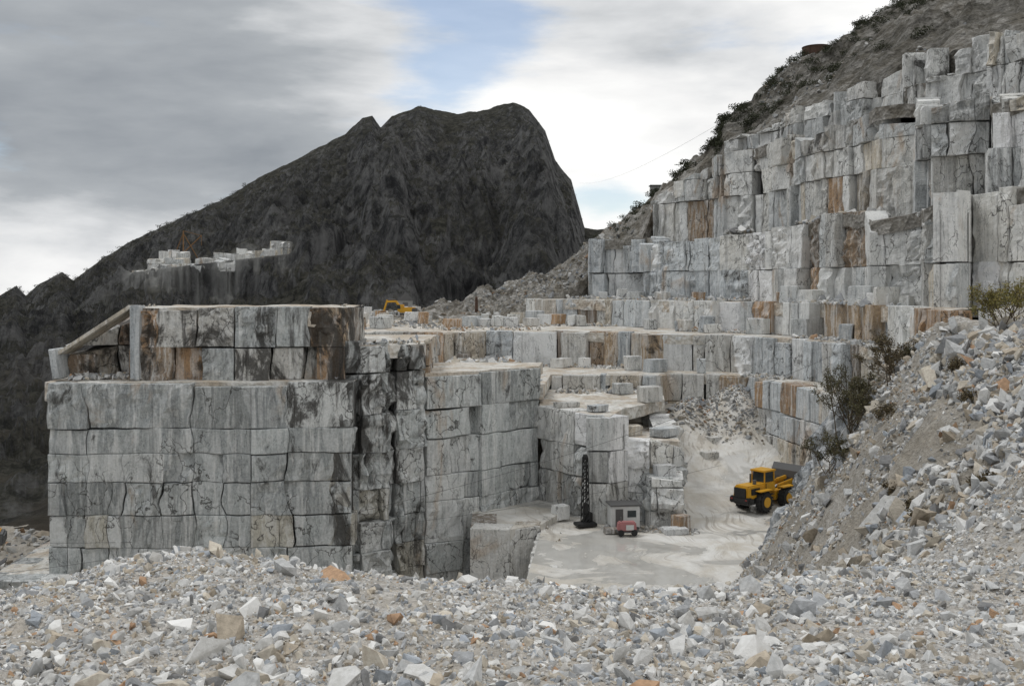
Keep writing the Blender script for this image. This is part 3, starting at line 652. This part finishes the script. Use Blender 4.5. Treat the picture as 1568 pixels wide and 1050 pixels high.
def loader(loc,yaw):
    P=empty('wheel_loader',loc,yaw)
    for i,(x,y) in enumerate(((1.9,1.25),(1.9,-1.25),(-1.7,1.25),(-1.7,-1.25))):
        cyl(P,f'tyre_{i+1}',(x,y-.38,1.0),(x,y+.38,1.0),1.0,M_BLK,seg=32,bev=.12)
        s=1 if y>0 else -1
        cyl(P,f'hub_{i+1}',(x,y+s*.36,1.0),(x,y+s*.43,1.0),.5,M_YEL,seg=24)
        for k in range(16):
            a=k*math.tau/16;box(P,f'tread_{i+1}_{k}',(x+math.cos(a)*1.0,y,1+math.sin(a)*1.0),(.1,.7,.09),M_BLK,bev=0,rot=(0,-a+math.pi/2,0))
        box(P,f'fender_{i+1}',(x,y,2.1),(1.9,.72,.1),M_YEL,bev=.03)
    box(P,'chassis_rear',(-1.7,0,1.15),(3.6,1.5,.8),M_GRY)
    box(P,'chassis_front',(1.8,0,1.2),(1.8,1.4,.9),M_YEL)
    box(P,'hood',(-2.3,0,2.0),(3.0,1.9,1.25),M_YEL,tap=(.9,.86),bev=.12)
    box(P,'grille',(-3.83,0,1.95),(.12,1.4,.95),M_BLK,bev=.03)
    box(P,'counterweight',(-3.65,0,1.25),(.7,2.4,.62),M_BLK,tap=(.85,1),bev=.1)
    for y in (-.85,.85): box(P,'tail_lamp',(-4.02,y,1.35),(.05,.25,.15),M_RED,bev=.01)
    for y in (-.99,.99):
        box(P,'hood_vent',(-2.6,y*.93,2.05),(1.3,.05,.6),M_BLK,bev=.01)
    cyl(P,'exhaust',(-1.6,.45,2.6),(-1.6,.45,3.5),.1,M_GRY);cyl(P,'air_intake',(-2.1,-.4,2.6),(-2.1,-.4,3.05),.18,M_GRY)
    box(P,'cab_base',(-.2,0,2.25),(1.7,1.7,.9),M_YEL,bev=.05)
    box(P,'cab_glass',(-.2,0,3.15),(1.5,1.5,1.05),M_GLS,tap=(.92,.92),bev=.04)
    for x in (-.95,.55):
        for y in (-.75,.75): box(P,'cab_pillar',(x,y,3.15),(.12,.12,1.1),M_YEL,bev=.02)
    box(P,'cab_roof',(-.2,0,3.78),(1.9,1.8,.18),M_YEL,bev=.06)
    for y in (-.6,.6):
        box(P,'lift_arm',(2.9,y,2.2),(3.0,.22,.5),M_YEL,rot=(0,-.12,0),bev=.05)
        cyl(P,'lift_cylinder',(1.6,y*.6,1.3),(3.2,y*.6,2.0),.1,M_GRY)
    box(P,'z_bar',(2.8,0,2.6),(1.6,.25,.35),M_YEL,rot=(0,-.1,0))
    bm=bmesh.new();prof=[(4.2,3.9),(3.85,3.3),(3.85,2.6),(4.1,2.0),(4.6,1.75),(5.6,2.0)];W=1.8
    rows=[[bm.verts.new((px,sy,pz)) for px,pz in prof] for sy in (-W,W)]
    for k in range(len(prof)-1): bm.faces.new((rows[0][k],rows[0][k+1],rows[1][k+1],rows[1][k]))
    for rr in rows: bm.faces.new(rr)
    me=bpy.data.meshes.new('bucket');bm.to_mesh(me);bm.free();me.materials.append(M_GRY);o=bpy.data.objects.new('bucket',me);o.parent=P;COL.objects.link(o)
    md=o.modifiers.new('s','SOLIDIFY');md.thickness=.08
    for y in (-.9,.9): cyl(P,'handrail',(-.9,y*1.0,1.4),(-.9,y*1.0,2.6),.03,M_BLK,seg=8)
    for k in range(3): box(P,'step',(-.35,-1.15,.8+k*.4),(.5,.3,.05),M_BLK,bev=0)
    return P
loader((25.0,103.6,float(floor_h(np.array([25.]),np.array([103.6]))[0])-.05),math.radians(40))
def excavator(loc,yaw,sc=1,boom=.6):
    P=empty('excavator',loc,yaw,sc)
    for y in (-1.1,1.1):
        box(P,'track',(0,y,.45),(4.0,.55,.9),M_BLK,bev=.3)
    box(P,'undercarriage',(0,0,.7),(2,1.8,.4),M_GRY)
    box(P,'house',(-.7,0,1.75),(3.2,2.6,1.2),M_YEL,tap=(.95,.92),bev=.12)
    box(P,'counterweight',(-2.3,0,1.65),(.7,2.5,1.0),M_GRY,bev=.15)
    box(P,'cab',(.6,.8,2.2),(1.5,1,1.6),M_YEL,tap=(.8,.95),bev=.08);box(P,'cab_glass',(1.0,.8,2.45),(.9,1.06,.9),M_GLS,tap=(.8,1),bev=.03)
    def beam(n,a,b,w,h):
        a=Vector(a);b=Vector(b);d=b-a;o=box(P,n,(a+b)/2,(w,h,d.length),M_YEL,tap=(.8,1),bev=.05);o.rotation_euler=d.to_track_quat('Z','Y').to_euler()
    beam('boom_lower',(.8,-.2,1.8),(2.2,-.2,3.7),.45,.5);beam('boom_upper',(2.2,-.2,3.7),(4.6,-.2,3.6),.4,.45);beam('stick',(4.3,-.2,4.0),(5.2,-.2,1.3),.3,.4)
    cyl(P,'boom_cylinder',(1.2,-.2,1.7),(2.6,-.2,3.2),.12,M_GRY);cyl(P,'stick_cylinder',(2.4,-.2,4.1),(4.3,-.2,4.2),.11,M_GRY)
    box(P,'bucket',(5.0,-.2,.9),(1.1,1.2,1.0),M_GRY,tap=(.6,1),bev=.12)
    return P
excavator((-20.5,200,-5.8),math.radians(165),.85)
excavator((-47.5,92,-23.8),math.radians(200),1.0)
def rig(name,loc,h=6,w=.55,mat=M_GRY,base=True,r=.05):
    P=empty(name,loc,.3)
    for sx in(-1,1):
        for sy in(-1,1): cyl(P,'leg',(sx*w/2,sy*w/2,.3),(sx*w/3.5,sy*w/3.5,h),r,mat,seg=8)
    n=int(h/.6)
    for k in range(n):
        z0=.3+k*(h-.3)/n;z1=.3+(k+1)*(h-.3)/n;q=w/2*(1-.4*k/n);q2=w/2*(1-.4*(k+1)/n)
        for s in(-1,1):
            cyl(P,'brace',(-q,s*q,z0),(q2,s*q2,z1),r*.7,mat,seg=6);cyl(P,'brace',(s*q,q,z0),(s*q2,-q2,z1),r*.7,mat,seg=6)
    if base:
        box(P,'skid',(0,0,.25),(1.9,1.3,.3),mat);box(P,'engine',(.4,.4,.8),(.8,.6,.8),mat);box(P,'drill_head',(0,-.1,1.7),(.45,.4,.9),mat)
        cyl(P,'drill_rod',(0,-.1,0),(0,-.1,h-.3),.05,mat,seg=8);cyl(P,'pulley',(-.15,0,h),(.15,0,h),.26,mat,seg=16)
    return P
rig('drilling_rig',(6.75,96.2,-22),6.4,.62,M_BLK,True,.055)
rig('drilling_rig',(-6.4,188,-5.3),3.4,.45,M_RUST,True,.07)
P=empty('site_hut',(10.2,95.6,-22),.12)
box(P,'body',(0,0,1.25),(2.6,1.9,1.9),M_WHT,bev=.03);box(P,'roof',(0,0,2.27),(2.9,2.2,.12),M_GRY,bev=.03);box(P,'door',(-.6,-.965,1.15),(.7,.04,1.6),M_GRY,bev=0);box(P,'window',(.55,-.965,1.5),(.8,.04,.6),M_GLS,bev=0)
for x in(-1.1,1.1): box(P,'skid',(x,0,.15),(.15,1.9,.3),M_GRY,bev=0)
P=empty('air_compressor',(10.2,93.0,-22),.1)
M_PINK=m_plain('faded_red_paint',(.40,.17,.17),.6,0,.5)
box(P,'canopy',(0,0,.8),(1.7,1.0,.8),M_PINK,tap=(.92,.85),bev=.1);box(P,'frame',(0,0,.35),(1.9,1.05,.15),M_GRY)
for x in(-.6,.6): cyl(P,'wheel',(x,-.56,.28),(x,-.38,.28),.28,M_BLK,seg=16)
box(P,'side_panel',(.2,-.5,.75),(.7,.04,.45),M_WHT,bev=.01);cyl(P,'exhaust',(-.5,0,1.2),(-.5,0,1.6),.06,M_GRY,seg=8)
cyl(P,'tow_bar',(1,0,.35),(1.7,0,.2),.05,M_GRY,seg=8)
P=empty('water_tank',(61.5,211,45.6),0)
cyl(P,'shell',(0,0,0),(0,0,2.7),2.8,M_RUST,seg=32);cyl(P,'rim',(0,0,2.7),(0,0,2.85),2.9,M_RUST,seg=32)
for k in range(8):
    a=k*math.tau/8;cyl(P,'stiffener',(2.84*math.cos(a),2.84*math.sin(a),0),(2.84*math.cos(a),2.84*math.sin(a),2.7),.08,M_RUST,seg=6)
P=empty('derrick_crane',(-134,426,12),0)
def strut(a,b,r=.5): cyl(P,'strut',a,b,r,M_ORG,seg=6)
strut((0,0,0),(0,0,11),.25);strut((-5,3,0),(0,0,10),.2);strut((5,3,0),(0,0,10),.2);strut((0,0,2),(8,-2,9),.25);strut((0,0,11),(8,-2,9),.1);strut((8,-2,9),(8,-2,5),.1)
P=empty('quarry_shed',(-25,245,-5.8),.1)
M_SHED=m_plain('weathered_sheet',(.30,.30,.29),.7,0,.5)
box(P,'walls',(0,0,1.4),(3.4,4,2.8),M_SHED);box(P,'gable_roof',(0,0,3.7),(3.8,4.4,1.8),M_GRY,tap=(.06,1),bev=0)
box(P,'door',(0,-2.03,1.2),(1.2,.05,2.2),M_GRY,bev=0)
P=empty('site_hut',(28.3,206,17.9),0)
box(P,'walls',(0,0,1),(2,2,2),M_SHED);box(P,'roof',(0,0,2.1),(2.4,2.4,.2),M_GRY,bev=.02);box(P,'window',(0,-1.02,1.2),(.8,.04,.7),M_GLS,bev=0)

# ------------------------------------------------------------------ shrubs
def shrub(name,loc,h,w,leaf=.05,nb=40,nl=2500,cols=((.09,.085,.035),(.13,.12,.05),(.06,.06,.028))):
    V=[];F=[];tips=[]
    def tube(a,b,r0,r1):
        a=np.array(a);b=np.array(b);d=(b-a)/np.linalg.norm(b-a);u=np.cross(d,(0.3,.9,.1));u/=np.linalg.norm(u);v=np.cross(d,u);k=len(V)
        for q,r in((a,r0),(b,r1)):
            for i in range(5): V.append(q+r*(u*math.cos(i*math.tau/5)+v*math.sin(i*math.tau/5)))
        for i in range(5): F.append((k+i,k+(i+1)%5,k+5+(i+1)%5,k+5+i))
    def grow(p,d,l,r,lev):
        q=p+d*l;tube(p,q,r,r*.65)
        if lev>=1: tips.append((p,q))
        if lev<4:
            for _ in range(random.choice((2,3)) if lev<3 else 2):
                nd=d+np.array([random.gauss(0,.5)*w/h,random.gauss(0,.5)*w/h,random.gauss(.1,.25)]);nd/=np.linalg.norm(nd);grow(q,nd,l*random.uniform(.6,.85),r*.65,lev+1)
    for _ in range(max(4,nb//6)):
        d=np.array([random.gauss(0,.5)*w/h,random.gauss(0,.5)*w/h,1]);d/=np.linalg.norm(d)
        grow(np.zeros(3)+[random.uniform(-.25,.25)*w,random.uniform(-.25,.25)*w,-.1],d,h*.3*random.uniform(.7,1.2),.012*h,0)
    P=empty(name,loc)
    o=mkmesh('branches',V,F,M_BARK);o.parent=P
    ti=rng.integers(0,len(tips),nl);T0=np.array([a for a,b in tips])[ti];T1_=np.array([b for a,b in tips])[ti]
    keep=vn(T1_[:,0]*2.5,T1_[:,1]*2.5,T1_[:,2]*2.5,3)>-.4
    c=T0+(T1_-T0)*rng.random((nl,1))+rng.normal(0,leaf*1.5,(nl,3));c=c[keep];n=len(c)
    a=rng.normal(size=(n,3));a/=np.linalg.norm(a,axis=1)[:,None];b2=np.cross(a,rng.normal(size=(n,3)));b2/=np.linalg.norm(b2,axis=1)[:,None]
    s=leaf*rng.uniform(.6,1.4,(n,1));Q=np.stack([c-a*s,c-b2*s*.5,c+a*s,c+b2*s*.5],1).reshape(-1,3)
    cc=np.repeat(np.array(cols)[rng.integers(0,len(cols),n)]*rng.uniform(.7,1.3,(n,1)),4,0)
    o=mkmesh('leaves',Q,np.arange(4*n).reshape(-1,4),M_LEAF,cc);o.parent=P
def gz(x,y): return float(near_h(np.array([x]),np.array([y]))[0])
for (x,y,h,w,cols) in ((17.4,54,3.6,3.0,None),(16.2,52,2.4,2.6,None),(18.3,50,2.6,2.2,'br'),(17.0,53,3.2,2.6,None),(19.6,41.5,2.6,2.4,'yl'),(12.2,31.5,.5,.9,'br'),(14.0,33,.5,.9,'br'),(15.8,36,.6,1.0,'br'),(11.6,29,.4,.8,'br'),(16.5,45,.8,1.2,'br'),(19.4,50,1.0,1.2,None),(13.2,36,.5,.9,'br'),(16.9,39,.6,1.0,'br'),(13.0,28.5,.5,.9,'br')):
    cs={None:((.10,.095,.05),(.15,.135,.07),(.07,.065,.035)),'br':((.13,.10,.06),(.17,.14,.08),(.08,.065,.04)),'yl':((.22,.20,.06),(.15,.14,.05),(.27,.22,.08))}[cols]
    shrub('shrub',(x,y,gz(x,y)-.05),h,w,.044,50,5600 if h>2 else 1500,cs)
Vq=[];Cq=[]
def bushmass(pts,n=200,col=(.045,.05,.028)):
    for (x,y,z,r) in pts:
        d=rng.normal(size=(n,3));d/=np.linalg.norm(d,axis=1)[:,None];c=np.array([x,y,z+r*.4])+d*(rng.random((n,1))**.4)*r*np.array([1.3,1.3,.7])*(1+.45*vn(d[:,0]*2+x,d[:,1]*2,d[:,2]*2,5))[:,None]
        a=rng.normal(size=(n,3));a/=np.linalg.norm(a,axis=1)[:,None];b2=np.cross(a,rng.normal(size=(n,3)));b2/=np.linalg.norm(b2,axis=1)[:,None];s=r*.14
        Vq.append(np.stack([c-a*s,c-b2*s*.6,c+a*s,c+b2*s*.6],1).reshape(-1,3));Cq.append(np.repeat(np.array(col)*rng.uniform(.6,1.5,(n,1)),4,0))
pts=[]
for k in range(420):
    i=rng.integers(100,299);j=int(rng.integers(50,99)) if rng.random()<.7 else int(rng.integers(20,99))
    pts.append((HX[i,j],HY[i,j],HZ[i,j],U(.3,1.2)))
for k in range(30):
    i=rng.integers(80,262);pts.append((HX[i,99],HY[i,99],HZ[i,99]-.2,U(.4,1.3)))
bushmass(pts);V=np.concatenate(Vq);mkmesh('hillside_bushes',V,np.arange(len(V)).reshape(-1,4),M_LEAF,np.concatenate(Cq))
Vq=[];Cq=[];pts=[]
for k in range(900):
    i=rng.integers(60,940);j=int(rng.integers(120,NT1));pts.append((XX[i,j],YY[i,j],Zm[i,j]-.5,U(.6,1.9)))
for k in range(60):
    i=rng.integers(80,460);pts.append((XX[i,NT1-1],YY[i,NT1-1],Zm[i,NT1-1]-.6,U(1.2,3.0)))
bushmass(pts,90,(.05,.052,.038));V=np.concatenate(Vq);mkmesh('mountain_bushes',V,np.arange(len(V)).reshape(-1,4),M_LEAF,np.concatenate(Cq))

# ------------------------------------------------------------------ cables
def cable(name,a,b,sag,r):
    cu=bpy.data.curves.new(name,'CURVE');cu.dimensions='3D';cu.bevel_depth=r;sp_=cu.splines.new('POLY');n=40;sp_.points.add(n)
    for k in range(n+1):
        f=k/n;p=Vector(a).lerp(Vector(b),f);p.z-=4*sag*f*(1-f);sp_.points[k].co=(*p,1)
    cu.materials.append(M_GRY);o=bpy.data.objects.new(name,cu);COL.objects.link(o)
cable('steel_cable',(-46,84,-23.5),(33,100,-5.5),3.5,.018)
cable('steel_cable',(45,700,70),(40,200,31.5),4,.02)
cable('steel_cable',(-40,86,-21),(20,100,-17),2,.015)

# ------------------------------------------------------------------ world
SUN_AZ,SUN_EL=math.radians(-75),math.radians(60)
w=bpy.data.worlds.new('World');scene.world=w;w.use_nodes=True
nt=w.node_tree;N=nt.nodes;Lk=nt.links
for x in list(N): N.remove(x)
def nd(ty,ins={},**k):
    x=N.new(ty)
    for a,v in k.items(): setattr(x,a,v)
    for i,v in ins.items():
        if isinstance(v,bpy.types.NodeSocket): Lk.new(v,x.inputs[i])
        else: x.inputs[i].default_value=v
    return x
def mth(op,a,b=0.0,cl=False): return nd('ShaderNodeMath',{0:a,1:b},operation=op,use_clamp=cl).outputs[0]
def mr(v,a,b,c=0.,d=1.): return nd('ShaderNodeMapRange',{0:v,1:a,2:b,3:c,4:d},interpolation_type='SMOOTHSTEP').outputs[0]
out=nd('ShaderNodeOutputWorld')
sky=nd('ShaderNodeTexSky',sky_type='NISHITA',sun_disc=False,sun_elevation=SUN_EL,sun_rotation=SUN_AZ,altitude=800)
bg1=nd('ShaderNodeBackground',{0:sky.outputs[0],1:.14})
tc_=nd('ShaderNodeTexCoord').outputs['Generated']
sx=nd('ShaderNodeSeparateXYZ',{0:tc_})
den=mth('ADD',mth('ABSOLUTE',sx.outputs[2]),.75)
px=mth('DIVIDE',sx.outputs[0],den);py=mth('DIVIDE',sx.outputs[1],den)
pv=nd('ShaderNodeCombineXYZ',{0:px,1:py,2:mth('MULTIPLY',sx.outputs[2],3.6)}).outputs[0]
n1=nd('ShaderNodeTexNoise',{'Vector':pv,'Scale':3.6,'Detail':10,'Roughness':.56,'Distortion':.1}).outputs[0]
n2=nd('ShaderNodeTexNoise',{'Vector':pv,'Scale':2.9,'Detail':9,'Roughness':.52,'Distortion':.15}).outputs[0]
def blob(c,r):
    vm=nd('ShaderNodeVectorMath',{0:tc_,1:c},operation='SUBTRACT').outputs[0]
    vm=nd('ShaderNodeVectorMath',{0:vm,1:(1/r[0],1/r[0],1/r[1])},operation='MULTIPLY').outputs[0]
    ln=nd('ShaderNodeVectorMath',{0:vm},operation='LENGTH').outputs['Value']
    return mr(ln,0,1,1,0)
hole=mth('ADD',mth('ADD',blob((-.045,.965,.25),(.15,.13)),mth('MULTIPLY',blob((.085,.99,.085),(.10,.07)),1.0)),mth('MULTIPLY',blob((-.07,.97,.19),(.08,.06)),.6))
dens=mth('SUBTRACT',mth('ADD',mth('MULTIPLY',n1,1.7),-.02),mth('MULTIPLY',hole,.46))
mask=mr(dens,.34,.66,.34,1)
gx=mr(sx.outputs[0],-.26,.04)
lowb=mr(sx.outputs[2],.13,.03)
topd=mr(sx.outputs[2],.14,.26)
br=mth('ADD',mth('ADD',mth('MULTIPLY',gx,.60),mth('MULTIPLY',mth('SUBTRACT',n2,.5),2.1)),mth('MULTIPLY',lowb,.30))
br=mth('ADD',br,.27)
br=mth('SUBTRACT',br,mth('MULTIPLY',mth('MULTIPLY',topd,mth('SUBTRACT',1.0,gx)),.06))
cr=nd('ShaderNodeValToRGB',{0:br});e=cr.color_ramp.elements
e[0].position=0;e[0].color=(.23,.25,.275,1);e[1].position=1;e[1].color=(.80,.80,.79,1)
x_=e.new(.32);x_.color=(.33,.35,.37,1);x_=e.new(.62);x_.color=(.58,.59,.60,1);x_=e.new(.82);x_.color=(.72,.72,.717,1)
bg2=nd('ShaderNodeBackground',{0:cr.outputs[0],1:1.28})
mx=nd('ShaderNodeMixShader',{0:mask,1:bg1.outputs[0],2:bg2.outputs[0]})
Lk.new(mx.outputs[0],out.inputs[0])
sl=bpy.data.lights.new('sun','SUN');sl.energy=1.25;sl.angle=math.radians(20);sl.color=(1,.985,.96)
so=bpy.data.objects.new('sun',sl);COL.objects.link(so)
so.rotation_euler=Vector((math.sin(SUN_AZ)*math.cos(SUN_EL),math.cos(SUN_AZ)*math.cos(SUN_EL),math.sin(SUN_EL))).to_track_quat('Z','Y').to_euler()

# ------------------------------------------------------------------ camera
cam=bpy.data.cameras.new('camera');co=bpy.data.objects.new('camera',cam);COL.objects.link(co)
co.location=(0,0,0);co.rotation_euler=(math.radians(90),0,0)
cam.sensor_width=36;cam.lens=36*1600/1568;cam.shift_y=-(525-440)/1568
cam.clip_start=.1;cam.clip_end=20000
scene.camera=co
scene.view_settings.view_transform='Standard';scene.view_settings.look='None';scene.view_settings.exposure=0
